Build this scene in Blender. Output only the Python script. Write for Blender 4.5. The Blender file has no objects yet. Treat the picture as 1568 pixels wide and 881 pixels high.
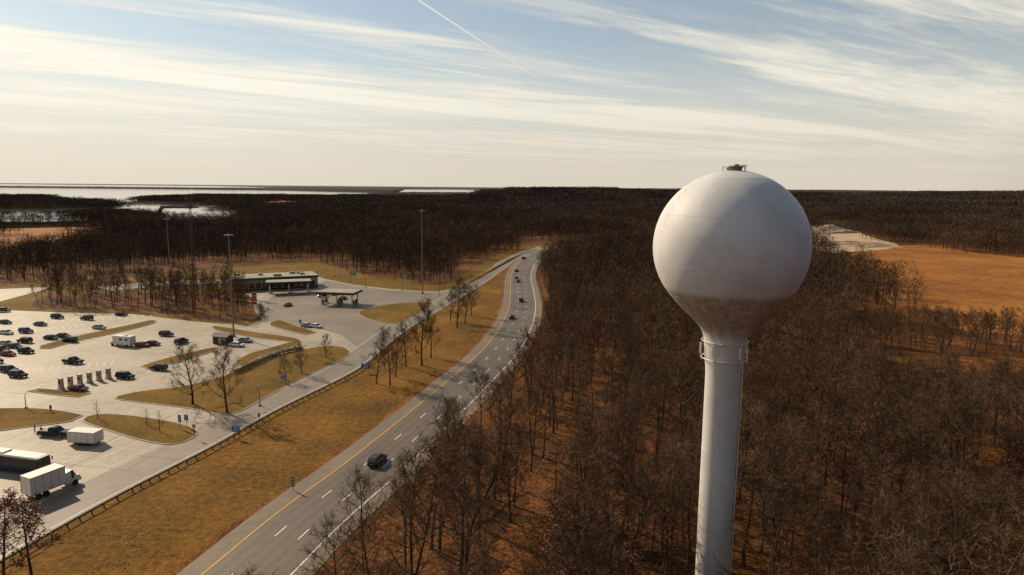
import bpy, math, random
import numpy as np
from mathutils import Vector, Matrix
random.seed(7); np.random.seed(7)
sc=bpy.context.scene
R=math.radians
# ---------------------------------------------------------------- camera
CH=48.0; TH=R(8.36); RO=R(0.5); FP=1045.3
F=Vector((0,math.cos(TH),-math.sin(TH))); X=Vector((1,0,0)); U=Vector((0,math.sin(TH),math.cos(TH)))
CR=math.cos(RO)*X+math.sin(RO)*U; CU=math.cos(RO)*U-math.sin(RO)*X
C=Vector((0,0,CH))
cam=bpy.data.cameras.new("camera"); co=bpy.data.objects.new("camera",cam); sc.collection.objects.link(co)
cam.lens=24; cam.sensor_width=36; cam.clip_start=1; cam.clip_end=200000
M=Matrix((( CR.x,CU.x,-F.x,C.x),(CR.y,CU.y,-F.y,C.y),(CR.z,CU.z,-F.z,C.z),(0,0,0,1)))
co.matrix_world=M; sc.camera=co
def G(px,py,z=0.0):
    """survey: sight line of the camera position intersected with level z (metres)"""
    d=F+((px-784)/FP)*CR+(-(py-440.5)/FP)*CU
    if d.z>-0.0012: d.z=-0.0012
    t=(z-CH)/d.z
    return Vector((d.x*t,d.y*t,z))
def P(x,y,z=0.0):
    w=Vector((x,y,z))-C; k=w.dot(F)
    if k<1: return (-9999,9999,1)
    return (784+FP*w.dot(CR)/k, 440.5-FP*w.dot(CU)/k, k)
def inpoly(x,y,poly):
    c=False; n=len(poly); j=n-1
    for i in range(n):
        a=poly[i]; b=poly[j]
        if (a[1]>y)!=(b[1]>y) and x<(b[0]-a[0])*(y-a[1])/(b[1]-a[1])+a[0]: c=not c
        j=i
    return c
# ---------------------------------------------------------------- materials
def newmat(name):
    m=bpy.data.materials.new(name); m.use_nodes=True
    nt=m.node_tree; b=nt.nodes["Principled BSDF"]; return m,nt,b
def simple(name,col,rough=0.6,metal=0.0,spec=0.5,var=0.12,scale=3.0):
    m,nt,b=newmat(name)
    n=nt.nodes.new("ShaderNodeTexNoise"); n.inputs["Scale"].default_value=scale; n.inputs["Detail"].default_value=4
    tc=nt.nodes.new("ShaderNodeTexCoord"); nt.links.new(tc.outputs["Object"],n.inputs["Vector"])
    r=nt.nodes.new("ShaderNodeValToRGB")
    r.color_ramp.elements[0].position=.3; r.color_ramp.elements[1].position=.7
    r.color_ramp.elements[0].color=[c*(1-var) for c in col]+[1]; r.color_ramp.elements[1].color=[min(1,c*(1+var)) for c in col]+[1]
    nt.links.new(n.outputs["Fac"],r.inputs[0]); nt.links.new(r.outputs[0],b.inputs["Base Color"])
    b.inputs["Roughness"].default_value=rough; b.inputs["Metallic"].default_value=metal
    b.inputs["Specular IOR Level"].default_value=spec
    return m
def treemat(name,c1,c2):
    m,nt,b=newmat(name); oi=nt.nodes.new("ShaderNodeObjectInfo"); r=nt.nodes.new("ShaderNodeValToRGB")
    r.color_ramp.elements[0].color=list(c1)+[1]; r.color_ramp.elements[1].color=list(c2)+[1]
    nt.links.new(oi.outputs["Random"],r.inputs[0]); nt.links.new(r.outputs[0],b.inputs["Base Color"])
    b.inputs["Roughness"].default_value=1; b.inputs["Specular IOR Level"].default_value=.05
    return m
def ground(name,stops,scale=0.05,scale2=1.5,mixf=0.5,rough=0.9,bump=0.3,spec=0.1,dist=0.3,tracks=False,far=None):
    m,nt,b=newmat(name); N=nt.nodes.new; L=nt.links.new
    tc=N("ShaderNodeTexCoord")
    a=N("ShaderNodeTexNoise"); a.inputs["Scale"].default_value=scale; a.inputs["Detail"].default_value=5; a.inputs["Roughness"].default_value=.6
    c=N("ShaderNodeTexNoise"); c.inputs["Scale"].default_value=scale2; c.inputs["Detail"].default_value=5; c.inputs["Roughness"].default_value=.7
    L(tc.outputs["Object"],a.inputs["Vector"]); L(tc.outputs["Object"],c.inputs["Vector"])
    mx=N("ShaderNodeMix"); mx.inputs[0].default_value=mixf; L(a.outputs["Fac"],mx.inputs[2]); L(c.outputs["Fac"],mx.inputs[3])
    r=N("ShaderNodeValToRGB"); L(mx.outputs[0],r.inputs[0])
    cr=r.color_ramp
    while len(cr.elements)<len(stops): cr.elements.new(.5)
    for e,(p,col) in zip(cr.elements,stops): e.position=p; e.color=list(col)+[1]
    out=r.outputs[0]
    if tracks:
        at=N("ShaderNodeAttribute"); at.attribute_name="off"
        m1=N("ShaderNodeMath"); m1.operation='MULTIPLY_ADD'; L(at.outputs["Fac"],m1.inputs[0]); m1.inputs[1].default_value=2*math.pi/1.775; m1.inputs[2].default_value=2.8*2*math.pi/1.775
        m2=N("ShaderNodeMath"); m2.operation='COSINE'; L(m1.outputs[0],m2.inputs[0])
        m3=N("ShaderNodeMath"); m3.operation='MULTIPLY_ADD'; L(m2.outputs[0],m3.inputs[0]); m3.inputs[1].default_value=-.11; m3.inputs[2].default_value=.95
        sc_=N("ShaderNodeVectorMath"); sc_.operation='SCALE'; L(out,sc_.inputs[0]); L(m3.outputs[0],sc_.inputs["Scale"]); out=sc_.outputs[0]
    if far:  # distance haze painted into the base colour, stronger further out
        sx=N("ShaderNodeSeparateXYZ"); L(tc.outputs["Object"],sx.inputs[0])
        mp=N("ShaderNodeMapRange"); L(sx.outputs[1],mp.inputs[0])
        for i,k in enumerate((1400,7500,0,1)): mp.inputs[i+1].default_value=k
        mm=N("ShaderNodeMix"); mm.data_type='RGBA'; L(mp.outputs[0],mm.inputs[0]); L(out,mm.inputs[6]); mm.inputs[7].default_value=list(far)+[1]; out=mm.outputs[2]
    L(out,b.inputs["Base Color"])
    b.inputs["Roughness"].default_value=rough; b.inputs["Specular IOR Level"].default_value=spec
    bp=N("ShaderNodeBump"); bp.inputs["Strength"].default_value=bump; bp.inputs["Distance"].default_value=dist
    L(c.outputs["Fac"],bp.inputs["Height"]); L(bp.outputs[0],b.inputs["Normal"])
    return m
M_litter=ground("leaf_litter",[(.37,(.028,.012,.006)),(.47,(.085,.034,.011)),(.56,(.20,.075,.020)),(.66,(.32,.125,.035))],.045,1.3,.6,bump=.9)
M_track=ground("sunlit_lane_litter",[(.38,(.05,.021,.008)),(.47,(.15,.058,.016)),(.56,(.30,.115,.03)),(.66,(.38,.165,.05))],.12,1.9,.65,bump=1.0)  # brighter litter: sun reaching the woodland lane put into the colour
M_grass=ground("dry_grass",[(.37,(.065,.036,.006)),(.46,(.135,.066,.009)),(.55,(.215,.098,.013)),(.65,(.33,.155,.027))],.05,.9,.55,bump=1.0)
M_lawn=ground("lawn_grass",[(.34,(.065,.043,.006)),(.48,(.14,.080,.010)),(.6,(.23,.117,.017)),(.7,(.31,.16,.035))],.08,1.2,.5,bump=.8)
M_field=ground("field_grass",[(.34,(.14,.050,.011)),(.47,(.25,.095,.020)),(.56,(.35,.142,.03)),(.68,(.41,.20,.055))],.02,.25,.5,bump=.6)
M_far=ground("hazy_far_land",[(.35,(.05,.046,.047)),(.55,(.07,.063,.062)),(.75,(.10,.085,.075))],.0012,.02,.4,bump=.3)  # greyed base colour carries the haze over remote ground
M_canopy=ground("hazy_bare_canopy",[(.36,(.016,.011,.008)),(.47,(.032,.022,.015)),(.57,(.052,.035,.023)),(.68,(.09,.056,.034))],.0035,.05,.45,bump=1.0,dist=2,spec=0,far=(.10,.090,.092))  # far colour is painted haze over the remote woods
M_pave=ground("parking_pavement",[(.34,(.19,.145,.100)),(.46,(.285,.227,.160)),(.56,(.35,.287,.207)),(.7,(.41,.343,.255))],.06,.5,.45,rough=.6,bump=.15,spec=.4,dist=.05)
M_access=ground("access_road_asphalt",[(.34,(.12,.090,.061)),(.5,(.175,.135,.094)),(.68,(.24,.19,.136))],.07,.7,.45,rough=.6,bump=.1,spec=.45,dist=.05)
M_road=ground("asphalt_road",[(.34,(.08,.058,.039)),(.5,(.115,.085,.059)),(.68,(.16,.120,.085))],.03,.8,.4,rough=.6,bump=.1,spec=.4,dist=.05,tracks=True)
M_should=ground("shoulder_asphalt",[(.34,(.12,.086,.056)),(.5,(.17,.125,.082)),(.68,(.23,.170,.114))],.05,.8,.4,rough=.68,bump=.1,spec=.4,dist=.05)
M_kerb=simple("kerb_concrete",(.38,.31,.23),.8)
M_white=simple("white_marking",(.75,.72,.66),.6,var=.08,scale=1)
M_yellow=simple("yellow_marking",(.62,.33,.04),.6,var=.15,scale=1)
M_sand=ground("quarry_sand",[(.35,(.33,.21,.115)),(.5,(.48,.35,.22)),(.65,(.6,.46,.3))],.05,.4,.5,bump=.6)
M_bark=treemat("bark",(.125,.082,.053),(.06,.039,.025))
M_twig=treemat("twigs",(.175,.110,.064),(.088,.054,.032))
M_twig2=treemat("far_twigs",(.115,.073,.045),(.05,.032,.021))
M_twig3=treemat("hazy_hill_twigs",(.105,.074,.054),(.056,.042,.033))  # lighter, greyer twigs: haze on remote stands put into the colour
M_leaf=simple("russet_leaves",(.20,.065,.025),.8,var=.35,scale=2)
M_shrub=simple("shrub_twigs",(.10,.055,.018),.9,var=.4,scale=1)
M_glass=simple("dark_glass",(.015,.017,.02),.08,var=.1)
M_tyre=simple("tyre_rubber",(.02,.02,.02),.85)
M_chrome=simple("steel",(.45,.45,.45),.35,metal=.9)
M_galv=simple("galvanised_steel",(.24,.22,.19),.5,metal=.5)
M_rust=simple("weathered_rail",(.09,.06,.042),.7,metal=.2)
M_dark=simple("dark_metal",(.03,.028,.026),.6)
M_wp=simple("white_paint",(.74,.69,.61),.4,var=.05)
M_charger=simple("charger_shell",(.5,.42,.33),.5,var=.05)
M_cream=simple("cream_wall",(.42,.33,.23),.8)
M_green=simple("green_fascia",(.03,.09,.06),.5)
M_red=simple("red_paint",(.5,.03,.02),.5)
M_blue=simple("blue_sign",(.01,.10,.42),.5)
M_gsign=simple("green_sign",(.01,.18,.08),.5)
M_roof=ground("flat_roof",[(.35,(.27,.27,.20)),(.65,(.38,.37,.29))],.1,.8,.4,rough=.8,bump=.1)
M_cloth=simple("dark_cloth",(.03,.03,.045),.9)
PAINT={}
for n,c in dict(black=(.012,.012,.014),navy=(.015,.025,.06),grey=(.10,.10,.105),silver=(.40,.40,.40),white=(.75,.74,.72),red=(.32,.02,.015),maroon=(.12,.012,.012),blue=(.03,.09,.2),charcoal=(.035,.036,.04)).items():
    PAINT[n]=simple("car_paint_"+n,c,.25,metal=.2 if n!="white" else 0,var=.03)
# ---------------------------------------------------------------- mesh helper
class MB:
    def __init__(s): s.v=[]; s.f=[]; s.m=[]
    def poly(s,pts,mat=0):
        b=len(s.v); s.v+= [tuple(p) for p in pts]; s.f.append(list(range(b,b+len(pts)))); s.m.append(mat)
    def box(s,c,d,mat=0,rz=0,taper=1.0):
        ca,sa=math.cos(rz),math.sin(rz); b=len(s.v)
        for z,k in ((-.5,1),(.5,taper)):
            for x,y in ((-.5,-.5),(.5,-.5),(.5,.5),(-.5,.5)):
                X_,Y_=x*d[0]*k,y*d[1]*k
                s.v.append((c[0]+X_*ca-Y_*sa,c[1]+X_*sa+Y_*ca,c[2]+z*d[2]))
        for q in ((3,2,1,0),(4,5,6,7),(0,1,5,4),(1,2,6,5),(2,3,7,6),(3,0,4,7)):
            s.f.append([b+i for i in q]); s.m.append(mat)
    def tube(s,p0,p1,r0,r1,n=6,mat=0,cap=True):
        p0=Vector(p0);p1=Vector(p1); d=(p1-p0)
        if d.length<1e-6: return
        d.normalize(); a=d.cross(Vector((0,0,1)) if abs(d.z)<.9 else Vector((1,0,0))).normalized(); c=d.cross(a)
        b=len(s.v)
        for p,r in ((p0,r0),(p1,r1)):
            for i in range(n):
                t=2*math.pi*i/n; s.v.append(tuple(p+r*(math.cos(t)*a+math.sin(t)*c)))
        for i in range(n):
            j=(i+1)%n; s.f.append([b+i,b+j,b+n+j,b+n+i]); s.m.append(mat)
        if cap:
            s.f.append([b+i for i in range(n)][::-1]); s.m.append(mat); s.f.append([b+n+i for i in range(n)]); s.m.append(mat)
    def path(s,pts,rs,n=4,mat=0):
        b=len(s.v)
        for k,p in enumerate(pts):
            q=pts[min(k+1,len(pts)-1)]-pts[max(k-1,0)]; q.normalize()
            a=q.cross(Vector((.3,1,.1))); 
            if a.length<.05: a=q.cross(Vector((1,0,0)))
            a.normalize(); c=q.cross(a)
            for i in range(n):
                t=2*math.pi*i/n; s.v.append(tuple(p+rs[k]*(math.cos(t)*a+math.sin(t)*c)))
        for k in range(len(pts)-1):
            for i in range(n):
                j=(i+1)%n; s.f.append([b+k*n+i,b+k*n+j,b+(k+1)*n+j,b+(k+1)*n+i]); s.m.append(mat)
    def loft(s,rings,mats,cap=0):
        n=len(rings[0]); b=len(s.v)
        for r in rings: s.v+=[tuple(p) for p in r]
        for k in range(len(rings)-1):
            for i in range(n):
                j=(i+1)%n; s.f.append([b+k*n+i,b+k*n+j,b+(k+1)*n+j,b+(k+1)*n+i]); s.m.append(mats(k,i))
        s.f.append([b+i for i in range(n)][::-1]); s.m.append(cap)
        e=b+(len(rings)-1)*n; s.f.append([e+i for i in range(n)]); s.m.append(cap)
    def prism(s,pts,z0,z1,ms=0,mt=0):
        n=len(pts); b=len(s.v)
        for z in (z0,z1): s.v+=[(p[0],p[1],z) for p in pts]
        for i in range(n):
            j=(i+1)%n; s.f.append([b+i,b+j,b+n+j,b+n+i]); s.m.append(ms)
        s.f.append([b+n+i for i in range(n)]); s.m.append(mt)
    def mesh(s,name,mats,smooth=False):
        me=bpy.data.meshes.new(name); me.from_pydata(s.v,[],s.f)
        for m in mats: me.materials.append(m)
        me.polygons.foreach_set("material_index",s.m)
        if smooth: me.polygons.foreach_set("use_smooth",[True]*len(s.f))
        me.update(); return me
    def build(s,name,mats,loc=(0,0,0),rz=0,parent=None,smooth=False,scale=1):
        o=bpy.data.objects.new(name,s.mesh(name,mats,smooth)); sc.collection.objects.link(o)
        o.location=loc; o.rotation_euler=(0,0,rz); o.scale=(scale,)*3
        if parent: o.parent=parent
        return o
def empty(name,loc=(0,0,0)):
    e=bpy.data.objects.new(name,None); sc.collection.objects.link(e); e.location=loc; return e
def place(name,me,loc,rz,s,parent=None):
    o=bpy.data.objects.new(name,me); sc.collection.objects.link(o); o.location=loc; o.rotation_euler=(0,0,rz)
    o.scale=s if hasattr(s,'__len__') else (s,)*3
    if parent: o.parent=parent
    return o
def spline(pts,step=3.0):
    out=[]; p=[Vector((a[0],a[1],0)) for a in pts]; p=[2*p[0]-p[1]]+p+[2*p[-1]-p[-2]]
    for i in range(1,len(p)-2):
        n=max(2,int((p[i+1]-p[i]).length/step))
        for k in range(n):
            t=k/n; a,b,c,d=p[i-1],p[i],p[i+1],p[i+2]
            out.append(.5*((2*b)+(c-a)*t+(2*a-5*b+4*c-d)*t*t+(-a+3*b-3*c+d)*t**3))
    out.append(p[-2]); return out
def normals(pl):
    r=[]
    for i in range(len(pl)):
        d=pl[min(i+1,len(pl)-1)]-pl[max(i-1,0)]; d.normalize(); r.append(Vector((d.y,-d.x,0)))
    return r
def ribbon(mb,pl,nn,o0,o1,z,mat=0,rng=None):
    b=len(mb.v)
    idx=range(len(pl)) if rng is None else range(rng[0],min(rng[1],len(pl)))
    for i in idx:
        for o in (o0,o1):
            q=pl[i]+nn[i]*o; mb.v.append((q.x,q.y,z))
    k=len(list(idx))
    for i in range(k-1):
        mb.f.append([b+2*i,b+2*i+1,b+2*i+3,b+2*i+2]); mb.m.append(mat)
def smoothpoly(px,step=2.0):
    p=[G(*a) for a in px]; n=len(p); out=[]
    for i in range(n):
        a,b,c,d=p[i-1],p[i],p[(i+1)%n],p[(i+2)%n]
        m=max(1,min(8,int((c-b).length/step)))
        for k in range(m):
            t=k/m; out.append(.5*((2*b)+(c-a)*t+(2*a-5*b+4*c-d)*t*t+(-a+3*b-3*c+d)*t**3))
    return out
def inset(pts,d):
    n=len(pts); area=sum(pts[i].x*pts[(i+1)%n].y-pts[(i+1)%n].x*pts[i].y for i in range(n)); s=1 if area>0 else -1
    out=[]
    for i in range(n):
        t=(pts[(i+1)%n]-pts[i-1]); t.z=0
        if t.length<1e-6: out.append(pts[i]); continue
        t.normalize(); out.append(pts[i]+Vector((-t.y,t.x,0))*d*s)
    return out
# ---------------------------------------------------------------- world
az=R(50); el=R(32)
sd=Vector((-math.sin(az)*math.cos(el),math.cos(az)*math.cos(el),math.sin(el)))
w=bpy.data.worlds.new("World"); sc.world=w; w.use_nodes=True
nt=w.node_tree; N=nt.nodes.new; L=nt.links.new
bg=nt.nodes["Background"]; bg.inputs["Strength"].default_value=.1
sky=N("ShaderNodeTexSky"); sky.sky_type='NISHITA'; sky.sun_disc=False; sky.sun_elevation=el; sky.sun_rotation=-az; sky.altitude=50; sky.dust_density=.6; sky.ozone_density=1.5
tc=N("ShaderNodeTexCoord"); sp=N("ShaderNodeSeparateXYZ"); L(tc.outputs["Generated"],sp.inputs[0])
def mth(op,a,b=None,c=None,clamp=False):
    n=N("ShaderNodeMath"); n.operation=op; n.use_clamp=clamp
    for i,v in enumerate((a,b,c)):
        if v is None: continue
        if hasattr(v,'links'): L(v,n.inputs[i])
        else: n.inputs[i].default_value=v
    return n.outputs[0]
def mr(v,a,b,c,d,sm=True):
    n=N("ShaderNodeMapRange"); n.interpolation_type='SMOOTHSTEP' if sm else 'LINEAR'
    L(v,n.inputs[0])
    for i,k in enumerate((a,b,c,d)): n.inputs[i+1].default_value=k
    return n.outputs[0]
zc=mth('MAXIMUM',sp.outputs[2],.02)
u0=mth('DIVIDE',sp.outputs[0],zc); v0=mth('DIVIDE',sp.outputs[1],zc)
zd=mth('ADD',mth('MAXIMUM',sp.outputs[2],0.0),.02)
u=mth('DIVIDE',sp.outputs[0],zd); v=mth('DIVIDE',sp.outputs[1],zd)
p=mth('ADD',mth('MULTIPLY',u,.84),mth('MULTIPLY',v,.54)); q=mth('ADD',mth('MULTIPLY',u,-.54),mth('MULTIPLY',v,.84))
def noise(ps,qs,off,det,ro,dis):
    cb=N("ShaderNodeCombineXYZ"); L(mth('MULTIPLY',p,ps),cb.inputs[0]); L(mth('MULTIPLY',q,qs),cb.inputs[1]); cb.inputs[2].default_value=off
    n=N("ShaderNodeTexNoise"); n.inputs["Scale"].default_value=1; n.inputs["Detail"].default_value=det; n.inputs["Roughness"].default_value=ro; n.inputs["Distortion"].default_value=dis
    L(cb.outputs[0],n.inputs["Vector"]); return n.outputs["Fac"]
n1=noise(.16,.75,3.1,7,.62,.6); n2=noise(.09,.30,8.4,2,.5,.3); n3=noise(.7,4.2,1.7,6,.70,1.0)
dens=mth('ADD',mth('ADD',mth('MULTIPLY',n1,.55),mth('MULTIPLY',n2,.3)),mth('MULTIPLY',n3,.22))
cl=mr(dens,.455,.60,0,.96)
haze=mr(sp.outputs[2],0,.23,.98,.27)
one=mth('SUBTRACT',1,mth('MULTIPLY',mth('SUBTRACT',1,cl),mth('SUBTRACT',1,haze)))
one=mth('MULTIPLY',one,mr(sp.outputs[2],.33,.62,1,.12))  # cloud thinned overhead, out of view, to lower the ambient light
ctd=mth('ABSOLUTE',mth('ADD',mth('ADD',mth('MULTIPLY',u0,.963),mth('MULTIPLY',v0,-.270)),1.553))
ct=mth('MULTIPLY',mr(ctd,.003,.016,1,0),mth('MULTIPLY',mr(v0,6.3,7.0,1,0),mr(v0,2.0,3.0,0,1)))
fac=mth('MAXIMUM',one,mth('MULTIPLY',ct,.9))
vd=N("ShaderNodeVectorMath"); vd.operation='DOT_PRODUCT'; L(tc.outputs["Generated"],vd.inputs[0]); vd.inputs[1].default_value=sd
g=mth('ADD',mr(vd.outputs["Value"],-.35,.15,.06,.95),mr(vd.outputs["Value"],.5,1,0,.18))  # unseen cloud behind the camera dimmed to cut fill on the tower
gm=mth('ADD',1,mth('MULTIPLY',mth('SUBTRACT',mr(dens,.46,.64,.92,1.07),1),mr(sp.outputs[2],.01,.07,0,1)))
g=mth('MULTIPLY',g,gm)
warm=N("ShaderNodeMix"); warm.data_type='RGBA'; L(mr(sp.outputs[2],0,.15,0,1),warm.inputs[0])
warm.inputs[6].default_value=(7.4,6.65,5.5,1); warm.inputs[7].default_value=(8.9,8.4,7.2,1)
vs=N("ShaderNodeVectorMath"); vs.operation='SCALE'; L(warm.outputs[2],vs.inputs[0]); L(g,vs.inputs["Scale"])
skm=N("ShaderNodeMix"); skm.data_type='RGBA'; skm.blend_type='MULTIPLY'; skm.inputs[0].default_value=1; L(sky.outputs[0],skm.inputs[6]); skm.inputs[7].default_value=(.78,.86,.86,1)
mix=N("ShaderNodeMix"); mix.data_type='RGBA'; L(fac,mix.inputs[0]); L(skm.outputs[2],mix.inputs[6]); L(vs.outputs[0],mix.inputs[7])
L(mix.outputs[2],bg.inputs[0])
sl=bpy.data.lights.new("sun",'SUN'); sl.energy=5.0; sl.angle=R(.5); sl.color=(1,.82,.58)
so=bpy.data.objects.new("sun",sl); sc.collection.objects.link(so); so.rotation_euler=(-sd).to_track_quat('-Z','Y').to_euler()
sc.view_settings.view_transform='Standard'; sc.view_settings.look='None'; sc.view_settings.exposure=0
# ---------------------------------------------------------------- ground
S=90000; mb=MB()
mb.poly([(-1100,-300,0),(1100,-300,0),(1100,1100,0),(-1100,1100,0)],0)
mb.poly([(-1100,1100,0),(1100,1100,0),(S,S,0),(-S,S,0)],1)
mb.poly([(1100,-300,0),(S,-S,0),(S,S,0),(1100,1100,0)],1)
mb.poly([(-S,-S,0),(-1100,-300,0),(-1100,1100,0),(-S,S,0)],1)
mb.poly([(-S,-S,0),(S,-S,0),(1100,-300,0),(-1100,-300,0)],1)
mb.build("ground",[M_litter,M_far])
hp=[(368,881),(470,790),(583,700),(697,600),(760,540),(787,500),(797,470),(797,445),(796,422),(806,402),(826,389),(846,381),(864,376)]
hw=[G(*a) for a in hp]; d0=hw[0]-hw[1]; hw=[hw[0]+d0*3.5,hw[0]+d0*1.5]+hw+[hw[-1]+(hw[-1]-hw[-2])*1.5+Vector((60,20,0))]
HW=spline(hw,3); HN=normals(HW)
mb=MB(); offs=[]
cols=[-7.7,-6.2,-4.75]+[-4.75+ (11.05)*i/40 for i in range(1,41)]+[7.5,8.8]
for i in range(len(HW)):
    for o in cols:
        q=HW[i]+HN[i]*o; mb.v.append((q.x,q.y,.06)); offs.append(o)
nc=len(cols)
for i in range(len(HW)-1):
    for j in range(nc-1):
        mb.f.append([i*nc+j,i*nc+j+1,(i+1)*nc+j+1,(i+1)*nc+j]); mb.m.append(0 if 2<=j<nc-3 else 1)
ho=mb.build("highway",[M_road,M_should])
at=ho.data.attributes.new("off",'FLOAT','POINT'); at.data.foreach_set("value",offs)
mb=MB()
ribbon(mb,HW,HN,-4.72,-4.5,.08,1); ribbon(mb,HW,HN,6.0,6.22,.08,0)
for i in range(len(HW)-1):
    if i%4==0:
        for o in (-1.05,2.5): ribbon(mb,HW,HN,o-.09,o+.09,.08,0,(i,i+2))
mb.build("lane_markings",[M_white,M_yellow])
def roadx(y):
    for a,b in zip(HW,HW[1:]):
        if (a.y-y)*(b.y-y)<=0 and a.y!=b.y: return a.x+(b.x-a.x)*(y-a.y)/(b.y-a.y)
    return HW[0].x if y<HW[0].y else HW[-1].x
RXY={y:roadx(y) for y in range(-60,700)}
def rx(y): return RXY.get(int(max(-60,min(699,y))),0)
rail_px=[(-160,955),(0,866),(100,808),(200,753),(335,683),(430,629),(550,568),(600,528),(632,503),(690,468),(745,434),(778,410),(800,395),(835,381)]
RL=spline([G(*a) for a in rail_px],2); RN=normals(RL)
mb=MB()
vp=[(p.x,p.y,.02) for p in RL]
hv=[HW[i]+HN[i]*-7.5 for i in range(len(HW)) if HW[i].y>RL[0].y-3 and HW[i].y<RL[-1].y+3]
mb.poly(vp+[(p.x,p.y,.02) for p in hv[::-1]])
mb.build("grass_verge",[M_grass])
# grass tufts on the verge: one mesh of blades, gives the strip relief
mb=MB(); VP=[(a[0],a[1]) for a in vp]+[(p_.x,p_.y) for p_ in hv[::-1]]; rt=random.Random(2); c_=0
while c_<7000:
    y_=75+rt.random()**1.3*200; x_=rx(y_)-8-rt.random()*38
    if not inpoly(x_,y_,VP): 
        c_+=.2; continue
    if math.sin(x_*.35)+math.sin(y_*.22+x_*.1)+rt.gauss(0,.7)<.1: c_+=.3; continue
    c_+=1; a_=rt.uniform(0,3.14); w_=rt.uniform(.04,.11); h_=rt.uniform(.05,.15)
    mb.poly([(x_-w_*math.cos(a_),y_-w_*math.sin(a_),.02),(x_+w_*math.cos(a_),y_+w_*math.sin(a_),.02),(x_+rt.uniform(-.08,.08),y_+rt.uniform(-.08,.08),h_)])
mb.build("grass_tufts",[M_grass])
mb=MB()
for i in range(len(HW)):
    for o in (-7.65,-8.5-.45*math.sin(i*.7)-.35*random.random()):
        q=HW[i]+HN[i]*o; mb.v.append((q.x,q.y,.035))
for i in range(len(HW)-1): mb.f.append([2*i,2*i+1,2*i+3,2*i+2]); mb.m.append(0)
mb.build("gravel_edge",[M_track])
mb=MB()
mb.poly([(p.x,p.y,.018) for p in [G(*a) for a in [(-700,900),(-160,955),(0,866),(335,683),(550,568),(632,503),(745,434),(800,395),(835,381),(858,376),(850,372),(800,377),(755,392),(715,418),(680,436),(560,420),(480,400),(350,410),(170,428),(0,436),(-300,440),(-700,480)]]])
mb.build("rest_area_lawn",[M_lawn])
pav=[(-600,1000),(-140,935),(0,858),(100,800),(200,745),(330,675),(430,622),(545,562),(600,515),(640,492),(690,463),(740,431),(775,406),(800,392),(830,381),(825,378),(795,386),(765,400),(735,422),(705,440),(670,447),(600,443),(540,436),(500,428),(470,418),(355,424),(352,440),(385,455),(392,480),(402,490),(380,499),(300,493),(200,481),(100,479),(0,475),(-200,474),(-700,500)]
mb=MB(); mb.poly([(p.x,p.y,.04) for p in [G(*a) for a in pav]])
mb.poly([(p.x,p.y,.04) for p in [G(*a) for a in [(-300,470),(0,462),(60,446),(75,440),(0,443),(-300,452)]]])
mb.poly([(p.x,p.y,.04) for p in [G(*a) for a in [(150,440),(230,432),(352,428),(352,434),(240,438),(170,446)]]])
mb.build("parking_lot",[M_pave])
copse_px=[(50,470),(110,474),(220,476),(300,488),(375,494),(385,470),(350,447),(220,449),(80,452)]
mb=MB(); mb.poly([(p.x,p.y,.03) for p in smoothpoly(copse_px,6)]); mb.build("copse_floor",[M_litter])
mb=MB(); ribbon(mb,RL,RN,-9.8,-1.0,.05)
mb.poly([(p.x,p.y,.046) for p in [G(*a) for a in [(600,520),(640,490),(690,462),(735,433),(768,405),(735,424),(705,442),(670,449),(600,445),(540,438),(500,430),(470,440),(420,452),(398,470),(405,492),(480,502),(520,512),(545,530),(548,555)]]])
mb.build("access_road",[M_access])
mb=MB()
isl=[
 [(175,611),(215,600),(280,592),(340,577),(395,553),(430,543),(480,533),(520,531),(537,541),(520,553),(470,577),(420,602),(370,630),(345,637),(300,628),(240,620)],
 [(125,645),(150,635),(200,637),(270,648),(303,660),(295,672),(262,682),(215,675),(165,660)],
 [(-60,628),(0,626),(70,627),(128,637),(110,646),(50,654),(-60,664)],
 [(548,480),(570,471),(610,465),(660,464),(655,472),(625,489),(600,496),(570,491)],
 [(412,498),(428,491),(455,500),(485,510),(470,513),(440,507)],
 [(360,556),(380,543),(415,533),(455,522),(462,527),(430,537),(400,546),(375,560)],
 [(42,600),(60,596),(140,603),(120,609)],
 [(60,531),(120,515),(190,500),(232,491),(238,495),(190,508),(120,523),(75,535)],
 [(215,562),(260,548),(325,533),(332,537),(270,556),(225,566)],
 [(330,500),(395,510),(455,519),(450,524),(380,516),(330,506)],
 [(700,446),(740,424),(775,402),(800,389),(782,396),(745,415),(715,432)],
]
for n_,pl in enumerate(isl):
    q=smoothpoly(pl); mb.prism(q,.0,.17+.003*n_,0,0); mb.poly([(p.x,p.y,.19+.003*n_) for p in inset(q,.3)],1)
mb.build("kerbed_islands",[M_kerb,M_lawn])
mb=MB()
def stalls(a,b,n,ln,off=0):
    A=G(*a);B=G(*b); d=(B-A); ux=d.normalized(); nx=Vector((-ux.y,ux.x,0))
    for i in range(n+1):
        c=A+d*(i/n); e=c+nx*ln; h=ux*.07; z=Vector((0,0,.062))
        mb.poly([(c-h)+z,(c+h)+z,(e+h)+z,(e-h)+z])
stalls((0,515),(130,500),12,5.2); stalls((60,536),(230,500),16,-5.2); stalls((60,530),(225,492),16,5.2)
stalls((215,566),(330,540),10,-5.2); stalls((215,560),(325,532),10,5.2); stalls((45,598),(140,600),8,5.2)
stalls((0,575),(170,560),14,5); stalls((-60,690),(160,720),7,14); stalls((0,500),(230,486),18,5)
ribbon(mb,RL,RN,-1.7,-1.55,.062)
ribbon(mb,RL,RN,-9.4,-9.25,.062,0,(40,150))
mb.build("parking_markings",[M_white])
mb=MB(); rc=random.Random(4)
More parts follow.
